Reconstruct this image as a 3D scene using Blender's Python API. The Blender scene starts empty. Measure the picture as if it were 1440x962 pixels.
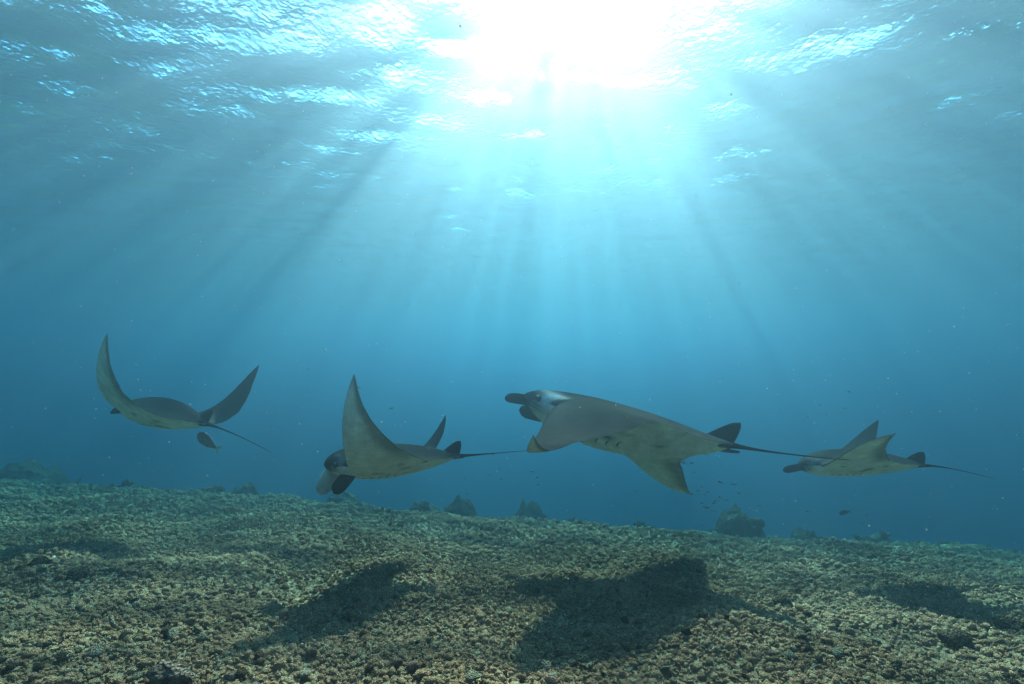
import bpy, bmesh, math, random
import numpy as np
from mathutils import Vector, Matrix
R=math.radians
sc=bpy.context.scene
col=sc.collection
# ---------------- camera
PITCH=5.0; CAMZ=1.5
cam_d=bpy.data.cameras.new('camera'); cam_d.lens=16; cam_d.sensor_width=36
cam_d.clip_start=.05; cam_d.clip_end=600
cam=bpy.data.objects.new('camera',cam_d); col.objects.link(cam)
cam.location=(0,0,CAMZ); cam.rotation_euler=(R(90+PITCH),0,0); sc.camera=cam
# ---------------- sky and sun
SUN_EL=46.5; SUN_AZ=6.5     # azimuth to the right of +Y
w=bpy.data.worlds.new('World'); sc.world=w; w.use_nodes=True
nt=w.node_tree; bg=nt.nodes['Background']
sky=nt.nodes.new('ShaderNodeTexSky'); sky.sky_type='NISHITA'; sky.sun_disc=False
sky.sun_elevation=R(SUN_EL); sky.sun_rotation=R(SUN_AZ)
nt.links.new(sky.outputs[0],bg.inputs[0]); bg.inputs[1].default_value=.065
sd=bpy.data.lights.new('sun','SUN'); sd.energy=5; sd.angle=R(2.6); sd.color=(1,.44,.345)
sun=bpy.data.objects.new('sun',sd); col.objects.link(sun)
dirv=Vector((math.sin(R(SUN_AZ))*math.cos(R(SUN_EL)),math.cos(R(SUN_AZ))*math.cos(R(SUN_EL)),math.sin(R(SUN_EL))))
sun.rotation_euler=dirv.to_track_quat('Z','Y').to_euler(); sun.location=(0,0,30)
sc.view_settings.view_transform='Standard'; sc.view_settings.look='None'
sc.view_settings.exposure=4.22; sc.view_settings.gamma=1
sc.render.engine='CYCLES'
cy=sc.cycles; cy.use_denoising=True; cy.denoiser='OPENIMAGEDENOISE'
cy.max_bounces=6; cy.diffuse_bounces=3; cy.glossy_bounces=3; cy.transparent_max_bounces=12; cy.volume_bounces=1
cy.caustics_reflective=False; cy.caustics_refractive=False

def mat(name):
    m=bpy.data.materials.new(name); m.use_nodes=True
    return m,m.node_tree.nodes,m.node_tree.links
def meshobj(name,V,F,m=None,parent=None,smooth=True):
    me=bpy.data.meshes.new(name); me.from_pydata([tuple(v) for v in V],[],[tuple(f) for f in F]); me.update()
    if m: me.materials.append(m)
    if smooth: me.polygons.foreach_set('use_smooth',[True]*len(me.polygons))
    o=bpy.data.objects.new(name,me); col.objects.link(o)
    if parent: o.parent=parent
    return o
def grid(xs,ys,zf):
    X,Y=np.meshgrid(xs,ys); Z=zf(X,Y); n=len(xs); k=len(ys)
    V=np.stack([X.ravel(),Y.ravel(),Z.ravel()],1)
    i=np.arange(n*k).reshape(k,n)
    F=np.stack([i[:-1,:-1].ravel(),i[:-1,1:].ravel(),i[1:,1:].ravel(),i[1:,:-1].ravel()],1)
    return V,F
# ---------------- water surface
SURF=7.4
rng=np.random.default_rng(5)
waves=[]
for k in range(70):
    lam=math.exp(rng.uniform(math.log(.22),math.log(2.6)))
    a=rng.normal(R(75),R(38)); kk=2*math.pi/lam
    waves.append((kk*math.cos(a),kk*math.sin(a),rng.uniform(0,6.28),.037/kk*(lam/.5)**-.3))
def surf(X,Y):
    Z=np.zeros_like(X)+SURF
    for kx,ky,p,A in waves:
        Z+=A*np.sin(kx*X+ky*Y+p)
    return Z
def spaced(a,b,c,d,step,n):
    mid=np.arange(b,c,step)
    l=b-(b-a)*(np.linspace(1,0,n,endpoint=False)**2); r=c+(d-c)*(np.linspace(0,1,n)**2)
    return np.concatenate([l,mid,r])
m,N,L=mat('water_surface')
N.clear(); out=N.new('ShaderNodeOutputMaterial')
tr=N.new('ShaderNodeBsdfTransparent'); gl=N.new('ShaderNodeBsdfGlossy'); gl.inputs['Roughness'].default_value=.02
fr=N.new('ShaderNodeFresnel'); fr.inputs['IOR'].default_value=1.333
mx=N.new('ShaderNodeMixShader')
tc=N.new('ShaderNodeTexCoord'); no=N.new('ShaderNodeTexNoise'); no.inputs['Scale'].default_value=8; no.inputs['Detail'].default_value=3
bp=N.new('ShaderNodeBump'); bp.inputs['Strength'].default_value=1; bp.inputs['Distance'].default_value=.045
L.new(tc.outputs['Object'],no.inputs['Vector']); nm=N.new('ShaderNodeTexNoise'); nm.inputs['Scale'].default_value=.32; nm.inputs['Detail'].default_value=2; L.new(tc.outputs['Object'],nm.inputs['Vector'])
rm=N.new('ShaderNodeMapRange'); rm.inputs[1].default_value=.4; rm.inputs[2].default_value=.66; rm.inputs[3].default_value=.15; rm.inputs[4].default_value=1.1; L.new(nm.outputs[0],rm.inputs[0])
mm=N.new('ShaderNodeMath'); mm.operation='MULTIPLY'; L.new(no.outputs[0],mm.inputs[0]); L.new(rm.outputs[0],mm.inputs[1]); L.new(mm.outputs[0],bp.inputs['Height'])
nf=N.new('ShaderNodeTexNoise'); nf.inputs['Scale'].default_value=2.1; nf.inputs['Detail'].default_value=2.5; nf.inputs['Roughness'].default_value=.55; L.new(tc.outputs['Object'],nf.inputs['Vector'])
rf=N.new('ShaderNodeMapRange'); rf.interpolation_type='SMOOTHSTEP'; rf.inputs[1].default_value=.40; rf.inputs[2].default_value=.62; rf.inputs[3].default_value=.42; rf.inputs[4].default_value=1
L.new(nf.outputs[0],rf.inputs[0]); L.new(rf.outputs[0],tr.inputs[0])  # noise in the transmission colour imitates wave focusing, to strengthen the light shafts
L.new(bp.outputs[0],fr.inputs['Normal']); L.new(bp.outputs[0],gl.inputs['Normal'])
L.new(fr.outputs[0],mx.inputs[0]); L.new(tr.outputs[0],mx.inputs[1]); L.new(gl.outputs[0],mx.inputs[2]); L.new(mx.outputs[0],out.inputs[0])
V,F=grid(spaced(-110,-26,26,110,.16,40),spaced(-60,-2,34,140,.16,40),surf)
o=meshobj('water',V,F,m); o['kind']='structure'
# ---------------- body of water
m,N,L=mat('sea_water_volume'); N.clear(); out=N.new('ShaderNodeOutputMaterial')
def pvol(c,dens,g):
    p=N.new('ShaderNodeVolumePrincipled'); p.inputs['Color'].default_value=(*c,1); p.inputs['Absorption Color'].default_value=(1,1,1,1)
    p.inputs['Density'].default_value=dens; p.inputs['Anisotropy'].default_value=g; return p
p1=pvol((.8,.62,.52),.013,.88); p2=pvol((0,.59,.96),.0142,.68)
ab=N.new('ShaderNodeVolumeAbsorption'); ab.inputs['Color'].default_value=(0,.67,.78,1); ab.inputs['Density'].default_value=.15
a1=N.new('ShaderNodeAddShader'); a2=N.new('ShaderNodeAddShader')
L.new(p1.outputs[0],a1.inputs[0]); L.new(p2.outputs[0],a1.inputs[1]); L.new(a1.outputs[0],a2.inputs[0]); L.new(ab.outputs[0],a2.inputs[1]); L.new(a2.outputs[0],out.inputs['Volume'])
bm=bmesh.new(); bmesh.ops.create_cube(bm,size=1); me=bpy.data.meshes.new('haze'); bm.to_mesh(me); bm.free(); me.materials.append(m)
hz=bpy.data.objects.new('haze',me); col.objects.link(hz); hz['kind']='stuff'
z0,z1=-40,SURF+1.2
hz.scale=(240,220,z1-z0); hz.location=(0,40,(z0+z1)/2)

def unproject(px,py,Y):
    """point at depth Y that the photograph shows at pixel px,py (1440 wide)"""
    f=640; p=R(PITCH); d=np.array([(px-720)/f,1,(481-py)/f]); d=np.array([d[0],d[1]*math.cos(p)-d[2]*math.sin(p),d[1]*math.sin(p)+d[2]*math.cos(p)])
    return d/d[1]*Y+np.array([0,0,CAMZ])

# ---------------- seabed
rng=np.random.default_rng(11)
RIP=[(rng.uniform(2,9),rng.uniform(0,6.28),rng.uniform(0,6.28)) for _ in range(26)]
def ground(X,Y):
    X=np.asarray(X,float); Y=np.asarray(Y,float)
    Z=-.19*np.clip(Y-2.4,-1.5,60)+.05*np.clip(Y+1,-9,1)*0-(.044*np.clip(X,-30,0)+.052*np.clip(X,0,40))*np.clip(Y/8,.1,1.6)
    amp=np.exp(-np.maximum(0,np.abs(X)+np.abs(Y)-25)/15)
    for k,a,p in RIP: Z+=amp*.042/k*np.sin(k*(X*math.cos(a)+Y*math.sin(a))+p)
    Z+=.04*np.sin(.8*X+.5)*np.sin(.6*Y+1)
    d=np.clip(Y-9.4+.08*X+.5*np.sin(.4*X+1),0,45)
    return Z-.16*(d-1.2*(1-np.exp(-d/1.2)))
m,N,L=mat('seabed_sand'); b=N['Principled BSDF']; b.inputs['Roughness'].default_value=.95; b.inputs['Specular IOR Level'].default_value=0
tc=N.new('ShaderNodeTexCoord'); n1=N.new('ShaderNodeTexNoise'); n1.inputs['Scale'].default_value=14; n1.inputs['Detail'].default_value=8; n1.inputs['Roughness'].default_value=.7
L.new(tc.outputs['Object'],n1.inputs['Vector'])
rp=N.new('ShaderNodeValToRGB'); rp.color_ramp.elements[0].position=.35; rp.color_ramp.elements[0].color=(.078,.05,.028,1); rp.color_ramp.elements[1].position=.7; rp.color_ramp.elements[1].color=(.38,.26,.145,1)
L.new(n1.outputs[0],rp.inputs[0]); L.new(rp.outputs[0],b.inputs['Base Color'])
bp=N.new('ShaderNodeBump'); bp.inputs['Strength'].default_value=1; bp.inputs['Distance'].default_value=.05; L.new(n1.outputs[0],bp.inputs['Height']); L.new(bp.outputs[0],b.inputs['Normal'])
V,F=grid(spaced(-105,-18,18,105,.16,25),spaced(-55,-1,17,140,.16,30),ground)
o=meshobj('seabed',V,F,m); o['kind']='structure'
# strip of bare sand between the rubble and the coral
m,N,L=mat('pale_sand'); b=N['Principled BSDF']; b.inputs['Roughness'].default_value=.95; b.inputs['Specular IOR Level'].default_value=0
tc=N.new('ShaderNodeTexCoord'); n1=N.new('ShaderNodeTexNoise'); n1.inputs['Scale'].default_value=9; n1.inputs['Detail'].default_value=6; L.new(tc.outputs['Object'],n1.inputs['Vector'])
rp=N.new('ShaderNodeValToRGB'); rp.color_ramp.elements[0].color=(.13,.105,.07,1); rp.color_ramp.elements[1].color=(.2,.165,.11,1); L.new(n1.outputs[0],rp.inputs[0]); L.new(rp.outputs[0],b.inputs['Base Color'])
a=np.linspace(0,2*math.pi,40,endpoint=False); V=[];F=[]
for k,f in enumerate((0.02,.35,.7,1)):
    w=1+.18*np.sin(3*a+1)+.12*np.sin(7*a); X=5.6+1.8*f*w*np.cos(a); Y=8.9-.12*(X-5.6)+.5*f*w*np.sin(a); V.append(np.stack([X,Y,ground(X,Y)+.03*(1-f**2)+.004-.02*(f==1)],1))
V=np.concatenate(V)
for k in range(3): F+=[(k*40+j,k*40+(j+1)%40,(k+1)*40+(j+1)%40,(k+1)*40+j) for j in range(40)]
F=[f[::-1] for f in F]+[tuple(range(40))]
o=meshobj('sand',V,F,m); o['kind']='structure'
# ---------------- manta rays
# planform of the disc: leading and trailing edge, unit = half the disc width, x forward
LE_S=[0,.06,.11,.145,.165,.185,.22,.30,.40,.50,.60,.70,.80,.90,.96,1]
LE_X=[.475,.48,.475,.45,.40,.335,.283,.277,.262,.225,.165,.09,0,-.115,-.205,-.283]
TE_S=[0,.03,.07,.12,.2,.3,.4,.5,.6,.7,.8,.9,.96,1]
TE_X=[-.56,-.545,-.47,-.40,-.335,-.28,-.245,-.225,-.215,-.215,-.225,-.255,-.278,-.287]
def smooth_interp(s,S,X):
    f=np.linspace(0,1,401); y=np.interp(f,S,X); k=np.array([1,2,3,2,1.])/9
    yp=np.concatenate([y[4:0:-1],y,y[-1]*2-y[-2:-6:-1]])
    for _ in range(2): yp[2:-2]=np.convolve(yp,k,'same')[2:-2]
    return np.interp(s,f,yp[4:-4])
def lead(s): return smooth_interp(s,LE_S,LE_X)
def trail(s): return smooth_interp(s,TE_S,TE_X)
def t_up(s): return .115*np.exp(-(s/.19)**2)+.036*(1-s)**1.2+.003
def t_low(s): return .085*np.exp(-(s/.21)**2)+.026*(1-s)**1.2+.0025
def prof(c,s):
    b=np.exp(-(s/.16)**4); e0=.5*(1-b)+.50*b; e1=.95+0*b; cm=e0/(e0+e1)
    return (c**e0*(1-c)**e1)/(cm**e0*(1-cm)**e1)
def wing_frame(w,n=61):
    s=np.linspace(0,1,n); ds=s[1]-s[0]; ramp=np.clip((s-.1)/.12,0,1)
    a=np.interp(s,[.2,.52,.8,.97],w[0:4])*ramp; b=np.interp(s,[.3,.85],w[4:6])*ramp; c=np.interp(s,[.3,.85],w[6:8])*ramp
    M=np.eye(3); pos=np.zeros((n,3)); Fm=np.zeros((n,3,3)); p=np.zeros(3)
    for i in range(n):
        pos[i]=p; Fm[i]=M; v=np.array([a[i],c[i],b[i]])*ds; th=np.linalg.norm(v); Mn=M
        if th>1e-9:
            k=v/th; K=np.array([[0,-k[2],k[1]],[k[2],0,-k[0]],[-k[1],k[0],0]])
            Mn=M@(np.eye(3)+math.sin(th)*K+(1-math.cos(th))*K@K)
        p=p+.5*(M[:,1]+Mn[:,1])*ds; M=Mn
    return s,pos,Fm
def wing_pts(fr,x,z,s):
    S,pos,Fm=fr; x=np.atleast_1d(np.asarray(x,float)); z=np.asarray(z,float)*np.ones_like(x); s=np.asarray(s,float)*np.ones_like(x)
    f=s*(len(S)-1); i=np.clip(f.astype(int),0,len(S)-2); t=(f-i)[:,None]
    p=pos[i]*(1-t)+pos[i+1]*t; F=Fm[i]*(1-t[:,:,None])+Fm[i+1]*t[:,:,None]
    return p+F[:,:,0]*x[:,None]+F[:,:,2]*z[:,None]
def tube(path,ra,rb,up,n=10):
    """tapered tube with elliptical section: ra across, rb along 'up'"""
    P=np.array(path,float); V=[]; F=[]; k=len(P)
    for i in range(k):
        d=P[min(i+1,k-1)]-P[max(i-1,0)]; d/=np.linalg.norm(d); u=np.array(up,float); u=u-d*(u@d); u/=np.linalg.norm(u); v=np.cross(d,u)
        for j in range(n):
            a=2*math.pi*j/n; V.append(P[i]+v*ra[i]*math.cos(a)+u*rb[i]*math.sin(a))
    for i in range(k-1):
        for j in range(n): F.append((i*n+j,i*n+(j+1)%n,(i+1)*n+(j+1)%n,(i+1)*n+j))
    F.append(tuple(range(n))[::-1]); F.append(tuple((k-1)*n+j for j in range(n)))
    return np.array(V),F
def skin_material():
    m,N,L=mat('ray_skin'); b=N['Principled BSDF']
    at=N.new('ShaderNodeAttribute'); at.attribute_name='tone'
    tc=N.new('ShaderNodeTexCoord'); n1=N.new('ShaderNodeTexNoise'); n1.inputs['Scale'].default_value=7; n1.inputs['Detail'].default_value=7; n1.inputs['Roughness'].default_value=.65
    n2=N.new('ShaderNodeTexNoise'); n2.inputs['Scale'].default_value=70; n2.inputs['Detail'].default_value=3
    L.new(tc.outputs['Object'],n1.inputs['Vector']); L.new(tc.outputs['Object'],n2.inputs['Vector'])
    r1=N.new('ShaderNodeMapRange'); r1.inputs[1].default_value=.25; r1.inputs[2].default_value=.75; r1.inputs[3].default_value=.62; r1.inputs[4].default_value=1.3
    r2=N.new('ShaderNodeMapRange'); r2.inputs[1].default_value=.3; r2.inputs[2].default_value=.7; r2.inputs[3].default_value=.85; r2.inputs[4].default_value=1.12
    L.new(n1.outputs[0],r1.inputs[0]); L.new(n2.outputs[0],r2.inputs[0])
    mu=N.new('ShaderNodeMath'); mu.operation='MULTIPLY'; L.new(r1.outputs[0],mu.inputs[0]); L.new(r2.outputs[0],mu.inputs[1])
    vm=N.new('ShaderNodeVectorMath'); vm.operation='SCALE'; L.new(at.outputs['Color'],vm.inputs[0]); L.new(mu.outputs[0],vm.inputs['Scale'])
    L.new(vm.outputs[0],b.inputs['Base Color']); b.inputs['Roughness'].default_value=.7; b.inputs['Specular IOR Level'].default_value=0
    bp=N.new('ShaderNodeBump'); bp.inputs['Strength'].default_value=.25; bp.inputs['Distance'].default_value=.01; L.new(n2.outputs[0],bp.inputs['Height']); L.new(bp.outputs[0],b.inputs['Normal'])
    return m
def plain(name,c,rough=.7,spec=0.,noise=6):
    m,N,L=mat(name); b=N['Principled BSDF']; b.inputs['Roughness'].default_value=rough; b.inputs['Specular IOR Level'].default_value=spec
    tc=N.new('ShaderNodeTexCoord'); n1=N.new('ShaderNodeTexNoise'); n1.inputs['Scale'].default_value=noise; n1.inputs['Detail'].default_value=5; L.new(tc.outputs['Object'],n1.inputs['Vector'])
    r1=N.new('ShaderNodeMapRange'); r1.inputs[1].default_value=.3; r1.inputs[2].default_value=.7; r1.inputs[3].default_value=.65; r1.inputs[4].default_value=1.3; L.new(n1.outputs[0],r1.inputs[0])
    vm=N.new('ShaderNodeVectorMath'); vm.operation='SCALE'; vm.inputs[0].default_value=c; L.new(r1.outputs[0],vm.inputs['Scale']); L.new(vm.outputs[0],b.inputs['Base Color'])
    return m
SKIN=skin_material(); FIN=plain('black_fin_skin',(.008,.008,.009)); PALE=plain('pale_fin_skin',(.45,.43,.34)); EYE=plain('eye',(.006,.006,.007),.15,.5); SLIT=plain('gill_slit',(.03,.03,.03))
DARK=np.array((.027,.025,.022)); LIGHT=np.array((.68,.7,.61)); WHITE=np.array((.64,.62,.55)); BLACK=np.array((.02,.02,.021))
def sstep(x,a,b): t=np.clip((x-a)/(b-a),0,1); return t*t*(3-2*t)
def manta(label,q,tail_px,ceph,seed,cheek_white=1.,head_len=1.):
    loc=q[:3]; yaw,pitch,roll=q[3:6]; wl,wr,Rs=q[6:14],q[14:22],q[22]
    root=bpy.data.objects.new('manta_ray',None); col.objects.link(root); root.empty_display_size=.3
    root['label']=label; root['category']='manta ray'; root['group']='manta rays gliding in a line over the rubble'
    Mr=(Matrix.Rotation(yaw,3,'Z')@Matrix.Rotation(pitch,3,'Y')@Matrix.Rotation(roll,3,'X'))
    root.location=loc; root.rotation_euler=Mr.to_euler()
    rg=np.random.default_rng(seed)
    k2,k3=q[23],q[24]
    def bend(P):
        P=np.array(P,float); hx=P[:,0]/Rs-.27; P[:,0]+=Rs*np.where(hx>0,hx*(head_len-1),0); P[:,2]+=Rs*(k2*(P[:,0]/Rs)**2+k3*(P[:,0]/Rs)**3); return P
    spots=[(rg.uniform(-.3,.12),rg.choice([-1,1])*rg.uniform(.04,.34),rg.uniform(.012,.03)) for _ in range(12)]
    frL,frR=wing_frame(wl),wing_frame(wr)
    st=np.concatenate([np.linspace(0,.24,22,endpoint=False),np.linspace(.24,.9,40,endpoint=False),np.linspace(.9,1,9)])
    sides=np.concatenate([-st[:0:-1],st]); nc=26
    cc=.5-.5*np.cos(np.linspace(0,math.pi,nc)); V=[];T=[]
    for sv in sides:
        s=abs(sv); sg=1 if sv>=0 else -1; a,b=float(lead(s)),float(trail(s)); fr=frL if sv>=0 else frR
        cu=cc[::-1]; cl=cc[1:-1]
        c=np.concatenate([cu,cl]); up=np.concatenate([np.ones(nc),np.zeros(nc-2)])
        x=a+(b-a)*c; pf=prof(np.clip(c,1e-6,1-1e-6),s); z=np.where(up>0,t_up(s)*pf,-t_low(s)*pf)
        z=z+.012*np.exp(-(s/.05)**2)*np.exp(-((x+.2)/.25)**2)*up          # low ridge along the back
        z=z+(.005*np.sin(31*s+seed)+.004*np.sin(53*s+2*seed))*c**5*float(sstep(s,.22,.4))*(1-s)
        P=wing_pts(fr,x,z,s); P[:,1]*=sg; V.append(P*Rs)
        # colour: dark above, pale below, white cheeks, dark rims
        n=.03*np.sin(9*s+seed)+.02*np.sin(23*s+2*seed)
        top=DARK*(1+.18*np.sin(5*x+7*s+seed))[:,None]
        pale=sstep(.20-np.abs(x-.17-.25*s+n),0,.16)*sstep(s,.10,.18)*(1-sstep(s,.3,.46)); top=top*(1-.02*pale[:,None])+LIGHT*.55*(.02*pale[:,None])
        bot=np.repeat(LIGHT[None],len(c),0)
        dk=sstep(c,.62+n,.9)*sstep(s,.28,.5); bot=bot*(1-.62*dk[:,None])
        tipd=sstep(s,.86,.99)*.35; bot=bot*(1-tipd)
        rim=np.clip(sstep(.035-c,0,.03)*sstep(s,.2,.26)+sstep(c,.965,.99)*.6*sstep(s,.25,.4),0,1)
        cheek=sstep(s,.112,.14)*(1-sstep(s,.175,.2))*sstep(x,.20,.27)*(1-sstep(x,.385,.41))*cheek_white*np.where(up>0,1-sstep(c,.05,.16),1)
        t=np.where(up[:,None]>0,top,bot)
        head=sstep(x,.39,.43)*(1-sstep(s,.15,.17)); t=t*(1-head[:,None])+DARK*1.1*head[:,None]
        t=t*(1-cheek[:,None])+WHITE*cheek[:,None]; t=t*(1-rim[:,None])+BLACK*rim[:,None]
        eyep=np.exp(-((x-.388)/.026)**2)*sstep(s,.125,.15)*(s<.2)*.9; t=t*(1-eyep[:,None])+BLACK*eyep[:,None]
        for (sx,ss,sr) in spots:
            if ss*sv>0: w_=np.clip(1.3-np.sqrt(((x-sx)/sr)**2+((s-abs(ss))/sr)**2),0,1)*(up==0); t=t*(1-.8*w_[:,None])
        T.append(t)
    ring=2*nc-2; k=len(sides); V=np.concatenate(V); T=np.concatenate(T)
    F=[]
    for i in range(k-1):
        for j in range(ring): F.append((i*ring+j,i*ring+(j+1)%ring,(i+1)*ring+(j+1)%ring,(i+1)*ring+j))
    F.append(tuple(range(ring))[::-1]); F.append(tuple((k-1)*ring+j for j in range(ring)))
    body=meshobj('body',bend(V),F,SKIN,root)
    at=body.data.attributes.new('tone','FLOAT_COLOR','POINT'); at.data.foreach_set('color',np.c_[T,np.ones(len(T))].astype(np.float32).ravel())
    # dorsal fin
    hs=np.linspace(0,1,9); P=[];ra=[];rb=[]
    Vd=[];n=14
    for h in hs:
        x0=-.345-.15*h**1.05; x1=-.535-.04*h; mid=(x0+x1)/2; half=(x0-x1)/2*(1-h**6*.55)
        z=.035-.02*h*0+h*.085-.03*(1-h)
        for j in range(n):
            a=2*math.pi*j/n; Vd.append((mid+half*math.cos(a),.014*(1-.8*h)*math.sin(a),z+(-.02*(1-h))*(1-math.cos(a))/2))
    Fd=[(i*n+j,i*n+(j+1)%n,(i+1)*n+(j+1)%n,(i+1)*n+j) for i in range(8) for j in range(n)]+[tuple(range(n))[::-1],tuple(8*n+j for j in range(n))]
    meshobj('dorsal_fin',bend(np.array(Vd)*Rs),Fd,FIN,root)
    # tail whip
    inv=np.array(Mr.inverted()); base=bend([(-.545*Rs,0,.0)])[0]/Rs; bw=np.array(Mr)@(base*Rs)+np.array(loc)
    L_=tail_px[2]; tipw=unproject(tail_px[0],tail_px[1],bw[1]-math.sin(yaw)*L_*Rs)
    tip=inv@(tipw-np.array(loc))/Rs
    tt=np.linspace(0,1,26); first=base+np.array((-.3,0,0))*np.linalg.norm(tip-base)
    path=[(1-t)**2*(base+np.array((.06,0,0)))+2*t*(1-t)*first+t*t*tip for t in tt]
    rr=np.array([.020*(1-t)**5+.0052*(1-t)+.0015 for t in tt])
    V,F=tube(np.array(path)*Rs,rr*Rs,rr*Rs,(0,0,1),8); meshobj('tail',V,F,FIN,root)
    # pelvic fins
    for sg in (1,-1):
        tt=np.linspace(0,1,8); path=[(-.47-.10*t,sg*(.022+.028*t),-.008-.008*t) for t in tt]
        ra=[.006+.015*math.sin(math.pi*min(1,.12+.82*t))**.7 for t in tt]; rb=[.008*(1-.5*t) for t in tt]
        V,F=tube(np.array(path)*Rs,np.array(ra)*Rs,np.array(rb)*Rs,(0,0,1),10); meshobj('pelvic_fin',bend(V),F,FIN,root)
    # cephalic fins
    for sg,(bx,dx,dy,dz,curl,wd,up,mt) in zip((1,-1),ceph):
        tt=np.linspace(0,1,16); path=[]; ra=[]; rb=[]
        for t in tt:
            path.append((bx+dx*t,sg*(.124+dy*t),-.012+dz*t+curl*t*t)); w=math.sqrt(max(0,1-max(0,(t-.72)/.28)**2.4))*.97+.03
            ra.append(wd*(.8+.3*math.sin(math.pi*t*.8)-.15*t)*w); rb.append((.020-.010*t)*w)
        V,F=tube(np.array(path)*Rs,np.array(ra)*Rs,np.array(rb)*Rs,(up[0],sg*up[1],up[2]),16); meshobj('cephalic_fin',bend(V),F,mt,root)
    # eyes on the cheeks
    for sg in (1,-1):
        bm=bmesh.new(); bmesh.ops.create_uvsphere(bm,u_segments=14,v_segments=8,radius=.021*Rs); me=bpy.data.meshes.new('eye'); bm.to_mesh(me); bm.free()
        me.materials.append(EYE); me.polygons.foreach_set('use_smooth',[True]*len(me.polygons))
        e=bpy.data.objects.new('eye',me); col.objects.link(e); e.parent=body; e.location=bend([(.385*Rs,sg*.168*Rs,.004*Rs)])[0]
    # five gill slits on each side of the belly
    for sg in (1,-1):
        for g in range(5):
            tt=np.linspace(0,1,7); path=[]
            for t in tt:
                s=.055+.055*t+.012*g*0; x=.20-.058*g-.030*t+.012*math.sin(math.pi*t); a,b=float(lead(s)),float(trail(s)); c=(x-a)/(b-a)
                path.append((x,sg*s,-float(t_low(s)*prof(np.array(c),s))-.0005))
            w=np.array([.0006+.0036*math.sin(math.pi*t) for t in tt])
            V,F=tube(np.array(path)*Rs,w*Rs,w*.5*Rs,(0,0,1),6); meshobj('gill_slit',bend(V),F,SLIT,body)
    return root
fwd=(.42,.2,-.015,-.01,-.02,.04,(0,.9,.45),FIN)
manta('manta ray with both wings raised high, swimming away above a small deep bodied fish',[-4.807, 6.413, 1.015, 2.735, -0.096, 0.212, 2.851, 1.549, 0.404, 0.636, -0.251, 0.132, -0.151, -0.154, 1.855, 3.631, 0.72, 0.703, 0.18, -0.135, 0.085, 0.257, 1.592, 0.012, -0.026],(381,636,.6),(fwd,fwd),1,.2)
manta('manta ray with pale belly, one wing straight up and head fins unrolled downwards',[-1.236, 4.725, 0.672, 3.348, 0.029, 0.122, 1.306, 2.763, 1.711, 0.566, -2.099, -0.234, 0.28, 0.181, -0.815, 1.488, 3.094, 1.556, 2.016, -0.914, 0.34, 0.419, 1.292, 0.106, 0.044],(750,633,.9),((.25,.15,.01,-.19,0,.05,(0,1,0),FIN),(.42,.12,-.02,-.2,-.03,.06,(0,1,0),PALE)),2,.4)
manta('large manta ray with white cheek and both wings swept downwards, tail over the next ray',[1.218, 5.214, 0.929, 2.563, -0.179, 0.458, -4.308, 1.091, -1.205, 13.639, -0.726, -0.258, 0.578, 0.422, 1.442, -2.069, 1.318, 2.589, 0.481, -1.35, -0.26, 0.465, 2.11, 0.174, -0.131],(1195,647,.6),((.42,.13,-.02,-.005,-.015,.042,(0,.9,.45),FIN),)*2,3,1.,1.55)
manta('smaller manta ray with wings half raised and head behind the tail of the largest ray',[3.806, 5.167, 0.582, 2.601, 0.094, 0.171, 0.302, 1.15, 0.088, -0.764, -0.151, 0.034, 0.34, -0.178, 1.35, 1.813, 0.917, 0.323, 0.765, -0.373, 0.314, 0.183, 1.116, -0.037, -0.032],(1400,674,.6),(fwd,fwd),4,.25)

# ---------------- coral rubble
def vnoise(P,seed):
    from mathutils import noise
    return np.array([noise.noise(Vector(p)+Vector((seed*7.3,seed*3.1,seed*1.7))) for p in P])
def ico(sub):
    bm=bmesh.new(); bmesh.ops.create_icosphere(bm,subdivisions=sub,radius=1); V=np.array([v.co[:] for v in bm.verts]); F=[tuple(v.index for v in f.verts) for f in bm.faces]; bm.free(); return V,F
ICO2=ico(2); ICO3=ico(3)
def lump(seed,base=ICO2,amp=.38,flat=(1,1,.75)):
    V,F=base; n=vnoise(V*1.3,seed)*amp*1.3+vnoise(V*3.1,seed+50)*amp*.8+vnoise(V*6.5,seed+90)*amp*.4
    return V*(1+n)[:,None]*np.array(flat),F
def finger(seed):
    rg=np.random.default_rng(seed); k=7; p=np.array([-1.2,0,0]); d=np.array([1,0,0.]); path=[];
    for i in range(k): path.append(p.copy()); d=d+rg.normal(0,.28,3); d/=np.linalg.norm(d); p=p+d*.4
    r=np.array([.32,.36,.3,.34,.27,.25,.12])*rg.uniform(.8,1.15,k)
    V1,F1=tube(path,r,r,(0,.1,1),7)
    q=path[3]; e=rg.normal(0,1,3); e[0]=abs(e[0])*.4; e/=np.linalg.norm(e)
    V2,F2=tube([q,q+e*.35,q+e*.65,q+e*.78],[.22,.2,.15,.06],[.22,.2,.15,.06],(.3,.2,1),6)
    V=np.concatenate([V1,V2]); F=list(F1)+[tuple(i+len(V1) for i in f) for f in F2]
    V=V*(1+.25*vnoise(V*3,seed))[:,None]
    return V,F
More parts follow.
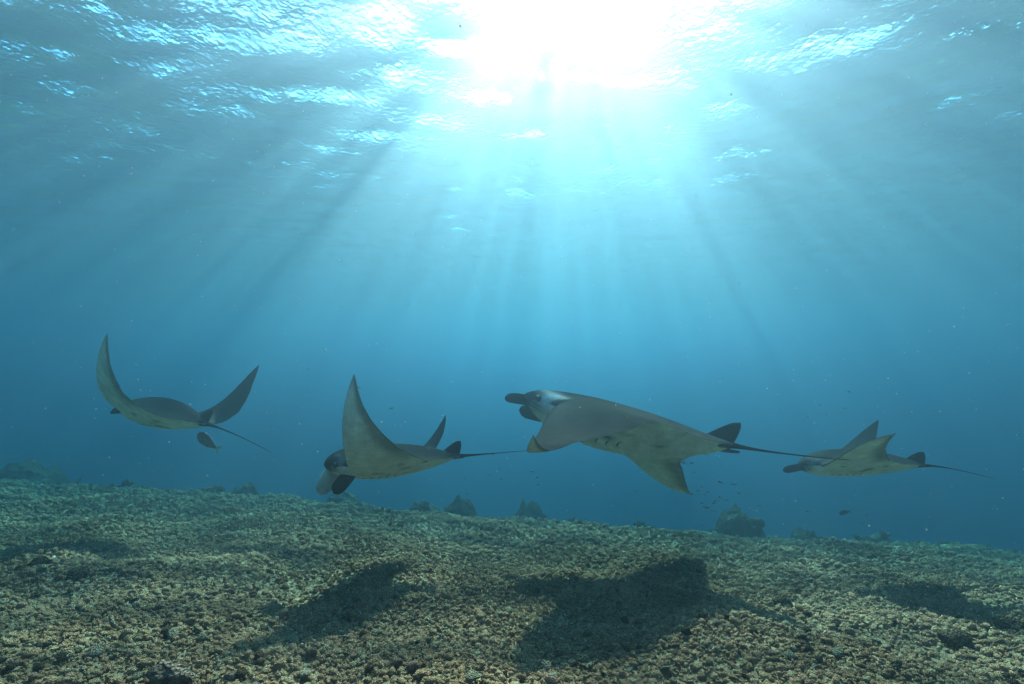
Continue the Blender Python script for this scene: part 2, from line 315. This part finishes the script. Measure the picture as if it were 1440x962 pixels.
def rubble_material(name,cols,seed):
    m,N,L=mat(name); b=N['Principled BSDF']; b.inputs['Roughness'].default_value=.9; b.inputs['Specular IOR Level'].default_value=0
    oi=N.new('ShaderNodeObjectInfo'); rp=N.new('ShaderNodeValToRGB'); rp.color_ramp.interpolation='LINEAR'
    e=rp.color_ramp.elements
    while len(e)<len(cols): e.new(.5)
    for i,c in enumerate(cols): e[i].position=i/(len(cols)-1); e[i].color=(*c,1)
    L.new(oi.outputs['Random'],rp.inputs[0])
    tc=N.new('ShaderNodeTexCoord'); n1=N.new('ShaderNodeTexNoise'); n1.inputs['Scale'].default_value=2.2; n1.inputs['Detail'].default_value=8; n1.inputs['Roughness'].default_value=.7
    vm0=N.new('ShaderNodeVectorMath'); vm0.operation='ADD'; L.new(tc.outputs['Object'],vm0.inputs[0]); cb=N.new('ShaderNodeCombineXYZ'); 
    ml=N.new('ShaderNodeMath'); ml.operation='MULTIPLY'; ml.inputs[1].default_value=40+seed; L.new(oi.outputs['Random'],ml.inputs[0]); L.new(ml.outputs[0],cb.inputs[0]); L.new(cb.outputs[0],vm0.inputs[1]); L.new(vm0.outputs[0],n1.inputs['Vector'])
    r1=N.new('ShaderNodeMapRange'); r1.inputs[1].default_value=.3; r1.inputs[2].default_value=.72; r1.inputs[3].default_value=.35; r1.inputs[4].default_value=1.55; L.new(n1.outputs[0],r1.inputs[0])
    ge=N.new('ShaderNodeNewGeometry'); n3=N.new('ShaderNodeTexNoise'); n3.inputs['Scale'].default_value=1.3; n3.inputs['Detail'].default_value=5; L.new(ge.outputs['Position'],n3.inputs['Vector'])
    r3=N.new('ShaderNodeMapRange'); r3.inputs[1].default_value=.36; r3.inputs[2].default_value=.62; r3.inputs[3].default_value=.62; r3.inputs[4].default_value=1.25; L.new(n3.outputs[0],r3.inputs[0])
    m3=N.new('ShaderNodeMath'); m3.operation='MULTIPLY'; L.new(r1.outputs[0],m3.inputs[0]); L.new(r3.outputs[0],m3.inputs[1])
    vm=N.new('ShaderNodeVectorMath'); vm.operation='SCALE'; L.new(rp.outputs[0],vm.inputs[0]); L.new(m3.outputs[0],vm.inputs['Scale']); L.new(vm.outputs[0],b.inputs['Base Color'])
    vo=N.new('ShaderNodeTexVoronoi'); vo.inputs['Scale'].default_value=5; L.new(vm0.outputs[0],vo.inputs['Vector'])
    ad=N.new('ShaderNodeMath'); ad.operation='ADD'; L.new(vo.outputs['Distance'],ad.inputs[0]); L.new(n1.outputs[0],ad.inputs[1])
    bp=N.new('ShaderNodeBump'); bp.inputs['Strength'].default_value=.9; bp.inputs['Distance'].default_value=.25; L.new(ad.outputs[0],bp.inputs['Height']); L.new(bp.outputs[0],b.inputs['Normal'])
    return m
MIX=rubble_material('coral_rubble',[(0.686, 0.377, 0.201), (0.512, 0.278, 0.147), (0.686, 0.421, 0.225), (0.255, 0.138, 0.074), (0.686, 0.375, 0.197), (0.686, 0.495, 0.269), (0.432, 0.238, 0.124), (0.686, 0.348, 0.189), (0.639, 0.35, 0.185)],0)
MTAN=rubble_material('tan_rubble',[(0.686, 0.384, 0.205), (0.603, 0.334, 0.176)],3); MPALE=rubble_material('pale_rubble',[(0.4, 0.31, 0.2), (0.32, 0.25, 0.16)],5)
MDARK=rubble_material('dark_rubble',[(0.095, 0.059, 0.034), (0.143, 0.089, 0.052)],7); MPINK=rubble_material('pink_rubble',[(0.403, 0.225, 0.149), (0.336, 0.198, 0.128)],9); MOLIVE=rubble_material('olive_rubble',[(0.343, 0.216, 0.114), (0.433, 0.266, 0.144)],11)
def protos(kind,n,m,name):
    out=[]
    for i in range(n):
        sd=i*13+len(name)*7
        if kind=='finger': V,F=finger(sd)
        elif kind=='plate': V,F=lump(sd,ICO2,.3,(1.1,.9,.35))
        else: V,F=lump(sd,ICO2,.42,(1,.9,.75))
        me=bpy.data.meshes.new(name); me.from_pydata([tuple(v) for v in V],[],F); me.update(); me.materials.append(m)
        me.polygons.foreach_set('use_smooth',[True]*len(me.polygons)); out.append(me)
    return out
# loose bed of fragments, too many to count
pc=bpy.data.collections.new('rubble_shapes')
for me in protos('lump',6,MIX,'rubble_lump')+protos('finger',6,MIX,'rubble_finger')+protos('plate',2,MIX,'rubble_plate'):
    pc.objects.link(bpy.data.objects.new(me.name,me))
rng=np.random.default_rng(3)
def scatter(y0,y1,dens,pad=2.2):
    n=int((y1-y0)*2*(1.25*y1+pad)*dens); y=rng.uniform(y0,y1,n); x=rng.uniform(-1,1,n)*(1.25*y1+pad); k=np.abs(x)<1.22*y+pad; return x[k],y[k]
xs=[];ys=[];rs=[]
for y0,y1,de,r0 in ((.6,4,2500,.0128),(4,6.5,1500,.0155),(6.5,9.5,700,.021),(9.5,14,260,.032)):
    x,y=scatter(y0,y1,de); xs.append(x); ys.append(y); rs.append(r0*np.exp(rng.normal(-.05,.5,len(x)))*(1+.28*np.sin(2.1*x+1.3*y)*np.sin(1.7*y-.8*x+2)))
x=np.concatenate(xs); y=np.concatenate(ys); r=np.clip(np.concatenate(rs),.007,np.clip(.027+.006*(y-3),.024,.075))
sandy=np.exp(-(((x-5.6)/1.6)**2+((y-8.9+.12*(x-5.6))/.45)**2)); k=rng.random(len(x))>sandy*.7; x,y,r=x[k],y[k],r[k]
z=ground(x,y)+r*rng.uniform(-.1,.75,len(x))
me=bpy.data.meshes.new('rubble_points'); me.vertices.add(len(x)); me.vertices.foreach_set('co',np.stack([x,y,z],1).astype(np.float32).ravel())
for nm,ty,fld,arr in (('size','FLOAT','value',r),('turn','FLOAT_VECTOR','vector',rng.uniform(-3.14,3.14,(len(x),3))*np.array((.35,.35,1)))):
    a=me.attributes.new(nm,ty,'POINT'); a.data.foreach_set(fld,arr.astype(np.float32).ravel())
o=bpy.data.objects.new('coral_rubble',me); col.objects.link(o); o['kind']='stuff'; o['label']='loose bed of broken coral rubble covering the seabed'; o['category']='rubble'
ng=bpy.data.node_groups.new('scatter_rubble','GeometryNodeTree'); ng.interface.new_socket('Geometry',in_out='INPUT',socket_type='NodeSocketGeometry'); ng.interface.new_socket('Geometry',in_out='OUTPUT',socket_type='NodeSocketGeometry')
gi=ng.nodes.new('NodeGroupInput'); go=ng.nodes.new('NodeGroupOutput'); ip=ng.nodes.new('GeometryNodeInstanceOnPoints'); ci=ng.nodes.new('GeometryNodeCollectionInfo')
ci.inputs['Collection'].default_value=pc; ci.inputs['Separate Children'].default_value=True; ci.inputs['Reset Children'].default_value=True; ip.inputs['Pick Instance'].default_value=True
def named(nm,ty):
    n=ng.nodes.new('GeometryNodeInputNamedAttribute'); n.data_type=ty; n.inputs['Name'].default_value=nm; return n
s1=named('size','FLOAT'); s2=named('turn','FLOAT_VECTOR'); ri=ng.nodes.new('FunctionNodeRandomValue'); ri.data_type='INT'; ri.inputs[4].default_value=0; ri.inputs[5].default_value=13
mp=ng.nodes.new('GeometryNodeMeshToPoints')
ng.links.new(gi.outputs[0],mp.inputs['Mesh']); ng.links.new(mp.outputs[0],ip.inputs['Points']); ng.links.new(ci.outputs[0],ip.inputs['Instance']); ng.links.new(ri.outputs[2],ip.inputs['Instance Index'])
ng.links.new(s1.outputs['Attribute'],ip.inputs['Scale']); ng.links.new(s2.outputs['Attribute'],ip.inputs['Rotation']); ng.links.new(ip.outputs[0],go.inputs[0])
md=o.modifiers.new('scatter','NODES'); md.node_group=ng
print('RUBBLE',len(x))
# the larger pieces that can be told apart in front
KINDS=[('coral_chunk','lump',MTAN,'knobbly tan chunk of dead coral lying in the near rubble','knobbly tan chunks in the near rubble',.021,75),
 ('coral_finger','finger',MPALE,'pale finger shaped stick of dead coral in the near rubble','pale coral sticks in the near rubble',.02,70),
 ('dark_rubble_stone','lump',MDARK,'dark brown algae covered lump among the near rubble','dark lumps in the near rubble',.022,45),
 ('coral_plate','plate',MPALE,'flat pale plate of broken coral in the near rubble','flat pale plates in the near rubble',.022,45),
 ('crusted_stone','lump',MPINK,'pinkish crusted coral stone in the near rubble','pinkish stones in the near rubble',.021,25),
 ('mossy_stone','lump',MOLIVE,'olive green turf covered coral stone in the near rubble','olive stones in the near rubble',.021,30)]
rg=np.random.default_rng(21)
for nm,kind,m,lab,grp,size,cnt in KINDS:
    ms=protos(kind,4,m,nm)
    for i in range(cnt):
        yy=2.25+rg.random()**1.4*1.5; xx=rg.uniform(-1,1)*(1.12*yy+.1); s=size*math.exp(rg.normal(.1,.25))*(.45 if abs(xx)<.15 and yy<2.65 else 1)
        o=bpy.data.objects.new(nm,ms[i%4]); col.objects.link(o); o.location=(xx,yy,float(ground(xx,yy))+s*.75+.012); o.scale=(s,s,s)
        o.rotation_euler=(rg.uniform(-.5,.5),rg.uniform(-.5,.5),rg.uniform(0,6.28)); o['label']=lab; o['category']='coral rubble'; o['group']=grp
# named rocks
def ground_at(px,py):
    lo=1.0
    for Y in np.arange(1.2,20,.02):
        p=unproject(px,py,Y)
        if p[2]<=float(ground(p[0],p[1])): return p
    return unproject(px,py,9)
def rock(nm,px,py,rad,m,label,seed,flat=(1,.9,.75),dent=None,amp=.35):
    V,F=lump(seed,ICO3,amp,flat)
    if dent is not None:
        for d,wd,dp in dent:
            d=np.array(d)/np.linalg.norm(d); U=V/np.linalg.norm(V,axis=1)[:,None]; a=np.arccos(np.clip(U@d,-1,1)); V=V*(1-dp*np.exp(-(a/wd)**4))[:,None]
    p=ground_at(px,py); o=meshobj(nm,V,F,m); o.scale=(rad,)*3; o.location=(p[0],p[1],p[2]+rad*.4); o['label']=label; o['category']='rock'; return o
MROCK=rubble_material('pink_crusted_rock',[(.34,.22,.16),(.34,.22,.16)],4)
rock('hollow_coral_rock',238,964,.075,MROCK,'pink and cream coral rock with two dark hollows, half sunk in the rubble',4,(1.2,.9,.8),[((.35,-1,.1),.34,.62),((-.75,-1,-.35),.4,.6)],.42)
rock('dark_boulder',110,812,.075,MDARK,'small round dark boulder next to a flatter dark boulder',31)
rock('dark_boulder',56,796,.07,MDARK,'flat dark boulder beside a small round dark boulder',33,(1.2,.9,.7))
rock('dark_boulder',1440-15,893,.085,MDARK,'black lump of rock at the edge of the rubble field',35,(1,1,1))
rock('coral_boulder',1100,852,.07,MDARK,'round dark coral boulder beside the largest shadow on the rubble',37)
rock('coral_boulder',1028,798,.06,MOLIVE,'olive coral boulder in front of the tallest coral head',39)
rock('coral_boulder',1345,907,.07,MDARK,'dark pitted coral boulder lying in the bright rubble',41,(1.2,.9,.8))

# ---------------- coral heads beyond the rubble
REEF=rubble_material('reef_rock',[(.055,.046,.03),(.1,.08,.05)],13); SOFT=plain('soft_coral',(.1,.1,.045),.9,.1,9); BRANCH=plain('branching_coral',(.1,.08,.045),.9,.1,9)
def coral_head(px,py_top,py_base,wpx,Y,label,seed,tufts=3):
    Y*=1.28; rg=np.random.default_rng(seed); top=unproject(px,py_top,Y); W=wpx/640*Y/2; H=(py_base-py_top)/640*Y; bx,by=top[0],Y; gz=float(ground(bx,by)); zb=min(gz,top[2]-H)-.15
    root=bpy.data.objects.new('coral_bommie',None); col.objects.link(root); root.location=(bx,by,zb); root.empty_display_size=.2
    root['label']=label; root['category']='coral head'; root['group']='coral heads beyond the rubble flat'
    Hh=top[2]-zb; V,F=ICO3; n=vnoise(V*1.6,seed)*.35+vnoise(V*3.5,seed+20)*.4+vnoise(V*7,seed+40)*.3
    U=V*(1+n*.8)[:,None]; zz=np.clip(U[:,2],-.3,None); P=np.stack([U[:,0]*W*(1.05-.35*np.clip(zz,0,1)),U[:,1]*W*.85*(1.05-.35*np.clip(zz,0,1)),zz*Hh*.8],1); P[:,2]*=Hh/max(P[:,2].max(),.01)*.93
    base=meshobj('rock_base',P,F,REEF,root)
    top_i=np.argsort(-P[:,2]); used=[]
    for t in range(tufts):
        c=P[top_i[int(rg.integers(0,len(P)//2))]]; s=W*rg.uniform(.10,.2)
        Vs=[];Fs=[]
        for bnch in range(16):
            e=rg.normal(0,1,3); e[2]=abs(e[2])+.5; e/=np.linalg.norm(e); q=c-e*.03; l=s*rg.uniform(.6,1.); side_=rg.normal(0,.25,3)
            path=[q,q+e*l*.4,q+(e+side_*.5)*l*.75,q+(e+side_)*l]; rr=np.array([.09,.085,.07,.03])*s*2
            v,f=tube(path,rr,rr,(.2,.3,1) if abs(e[2])<.9 else (1,.2,.1),6); off=len(Vs); Vs+=list(v); Fs+=[tuple(i+off for i in g) for g in f]
        meshobj('branching_coral' if t%2 else 'soft_coral',np.array(Vs),Fs,BRANCH if t%2 else SOFT,base)
    for t in range(8):
        c=P[int(rg.integers(0,len(P)))]; v,f=lump(seed+t+5,ICO2,.3); meshobj('coral_knob',v*W*rg.uniform(.16,.3)+c*.95,f,REEF,base)
    return root
coral_head(1035,704,766,86,8.3,'tall peaked coral head with a soft coral tuft beside pale sand',3,5)
coral_head(645,690,730,52,9.2,'dark rounded coral head with a feathery crest behind the rubble flat',7,5)
coral_head(596,702,728,58,9.4,'low spreading coral mound beside the dark rounded coral head',9,2)
coral_head(745,698,738,54,11.0,'faded domed coral head between the two clearest coral heads',13,4)
coral_head(818,722,748,56,11.5,'low faded coral mound beyond the domed coral head',17,2)
coral_head(345,674,706,46,9.4,'dim twin coral knoll below the ray with raised wings',19,3)
coral_head(298,680,706,62,9.6,'dim broad coral mound next to the twin knoll',23,2)
coral_head(1132,738,780,62,8.8,'small coral head on the pale sand strip with bushy top',29,4)
coral_head(1236,744,788,100,8.6,'wide ragged coral outcrop beneath the smallest ray',37,5)
coral_head(1372,756,796,120,9.2,'very dim low coral bank in the dark blue water',41,3)
coral_head(40,640,696,110,10.5,'large dim coral bank fading into blue left of all rays',43,3)
coral_head(182,668,702,60,10.,'faint coral mound under the ray with raised wings',47,3)
coral_head(905,735,760,66,10.4,'low coral mound beneath the drooping wing of the largest ray',53,2)
coral_head(480,688,716,54,10.2,'faint low coral hump below the ray with unrolled head fins',59,2)
# ---------------- fish
SILVER=plain('silver_fish_skin',(.12,.125,.125),.5,.2,30); DFISH=plain('dark_fish_skin',(.05,.05,.055),.6,.3,30); YEL=plain('yellow_fin',(.5,.4,.12),.6,.3,20)
def fish_body(n=12,k=14,depth=.2,thick=.085):
    t=np.linspace(0,1,k); hgt=depth*np.sin(np.pi*np.clip(t,0,1)**.75)**.8*(1-.25*t)+.022; hgt[0]=.01; V=[];F=[]
    for i in range(k):
        for j in range(n):
            a=2*math.pi*j/n; V.append((.5-t[i],thick*hgt[i]/depth*math.cos(a),hgt[i]*math.sin(a)))
    for i in range(k-1):
        for j in range(n): F.append((i*n+j,(i+1)*n+j,(i+1)*n+(j+1)%n,i*n+(j+1)%n))
    F.append(tuple(range(n))); F.append(tuple((k-1)*n+j for j in range(n))[::-1])
    return np.array(V),F
def fin(outline,th=.006):
    O=np.array(outline,float); n=len(O); V=[(x,-th,z) for x,z in O]+[(x,th,z) for x,z in O]
    F=[tuple(range(n)),tuple(range(2*n-1,n-1,-1))]+[(i,i+n,(i+1)%n+n,(i+1)%n) for i in range(n)]
    return np.array(V),F
TAILF=[(-.46,.02),(-.56,.10),(-.68,.2),(-.62,.06),(-.60,0),(-.62,-.06),(-.68,-.2),(-.56,-.10),(-.46,-.02)]
DORSF=[(.16,.15),(.08,.24),(-.02,.22),(-.2,.15),(-.36,.075),(-.36,.04),(-.1,.1),(.12,.12)]
ANALF=[(-.05,-.14),(-.1,-.23),(-.2,-.17),(-.34,-.07),(-.34,-.04),(-.1,-.1)]
PECTF=[(.2,0),(.06,.05),(-.02,.01),(.04,-.05)]
p=unproject(291,620,6.1)
t=bpy.data.objects.new('deep_bodied_fish',None); col.objects.link(t); t.location=p; t.rotation_euler=(0,R(-24),R(180)); t.empty_display_size=.1; S=.34
t.rotation_euler=(0,R(-32),R(172))
t['label']='grey deep bodied fish with yellowish forked tail just under a ray'; t['category']='fish'
V,F=fish_body(14,16,.23,.08); fb=meshobj('body',V*S,F,SILVER,t)
for nm,ol,m in (('tail_fin',TAILF,YEL),('dorsal_fin',DORSF,DFISH),('anal_fin',ANALF,DFISH)):
    V,F=fin(ol); meshobj(nm,V*S,F,m,t,False)
V,F=fin(PECTF); V[:,1]-=.085; meshobj('pectoral_fin',V*S,F,SILVER,t,False)
bm=bmesh.new(); bmesh.ops.create_uvsphere(bm,u_segments=10,v_segments=6,radius=.018*S); me=bpy.data.meshes.new('eye'); bm.to_mesh(me); bm.free(); me.materials.append(EYE)
for sg in (1,-1):
    e=bpy.data.objects.new('eye',me); col.objects.link(e); e.parent=fb; e.location=(.39*S,sg*.042*S,.045*S)
def small_mesh(depth,m,nm):
    V,F=fish_body(8,8,depth,.07); V2,F2=fin(TAILF,.012); V3,F3=fin(DORSF,.012); o1=len(V); o2=o1+len(V2)
    V=np.concatenate([V,V2,V3]); F=list(F)+[tuple(i+o1 for i in f) for f in F2]+[tuple(i+o2 for i in f) for f in F3]
    me=bpy.data.meshes.new(nm); me.from_pydata([tuple(v) for v in V],[],F); me.update(); me.materials.append(m); return me
FM=[small_mesh(.17,DFISH,'reef_fish'),small_mesh(.22,DFISH,'reef_fish')]
rg=np.random.default_rng(77)
SH=[(1005,712,45,28,10.0,24,'tiny dark reef fish in the school above the tallest coral head','school above the tallest coral head'),
    (975,655,70,45,9.0,16,'tiny dark reef fish beside the drooping wing of the largest ray','fish beside the drooping wing'),
    (1150,590,60,28,9.0,8,'tiny dark fish above the head of the smallest ray','fish above the smallest ray'),
    (690,668,90,26,11.0,14,'tiny dark reef fish over the rounded coral heads','fish over the rounded coral heads'),
    (1180,705,80,25,10.0,8,'tiny dark reef fish over the wide ragged outcrop','fish over the ragged outcrop'),
    (520,580,70,30,9.0,5,'tiny dark fish between the two raised wings','fish between the raised wings')]
for cx,cyy,sx,sy,Y,n,lab,grp in SH:
    for i in range(n):
        p=unproject(cx+rg.normal(0,sx*.6),cyy+rg.normal(0,sy*.6),Y+rg.normal(0,.5)); g=float(ground(p[0],p[1]))
        if p[2]<g+.12: p[2]=g+.12+rg.random()*.3
        o=bpy.data.objects.new('reef_fish',FM[i%2]); col.objects.link(o); o.location=p; s=rg.uniform(.045,.1); o.scale=(s,s,s); o.rotation_euler=(0,rg.uniform(-.4,.4),rg.choice([0,math.pi])+rg.normal(0,.6))
        o['label']=lab; o['category']='fish'; o['group']=grp
p=unproject(1187,721,7.5); o=bpy.data.objects.new('reef_fish',FM[0]); col.objects.link(o); o.location=p; o.scale=(.2,.2,.2); o.rotation_euler=(0,.1,math.pi+.2); o['label']='larger dark slender fish cruising above the ragged outcrop'; o['category']='fish'
# ---------------- drifting particles
m,N,L=mat('marine_snow'); N.clear(); out=N.new('ShaderNodeOutputMaterial'); df=N.new('ShaderNodeBsdfDiffuse'); df.inputs[0].default_value=(.62,.6,.57,1); tl=N.new('ShaderNodeBsdfTranslucent'); tl.inputs[0].default_value=(.62,.6,.57,1); mx=N.new('ShaderNodeMixShader'); mx.inputs[0].default_value=.6
L.new(df.outputs[0],mx.inputs[1]); L.new(tl.outputs[0],mx.inputs[2]); L.new(mx.outputs[0],out.inputs[0])
rg=np.random.default_rng(5); Vb,Fb=ico(1); Vs=[];Fs=[]
for i in range(1500):
    Y=.8+rg.random()**.8*5; p=np.array((rg.uniform(-1.3,1.3)*Y,Y,0)); p[2]=rg.uniform(float(ground(p[0],Y))+.2,CAMZ+.9*Y)
    rr=.0009*Y**.6*math.exp(rg.normal(0,.45)); off=len(Vs)*len(Vb); Vs.append(Vb*np.array((1,1,rg.uniform(.6,1.5)))*rr+p); Fs+=[tuple(k+off for k in f) for f in Fb]
o=meshobj('marine_snow',np.concatenate(Vs),Fs,m); o['kind']='stuff'; o['label']='pale specks of plankton drifting in the water'; o['category']='plankton'
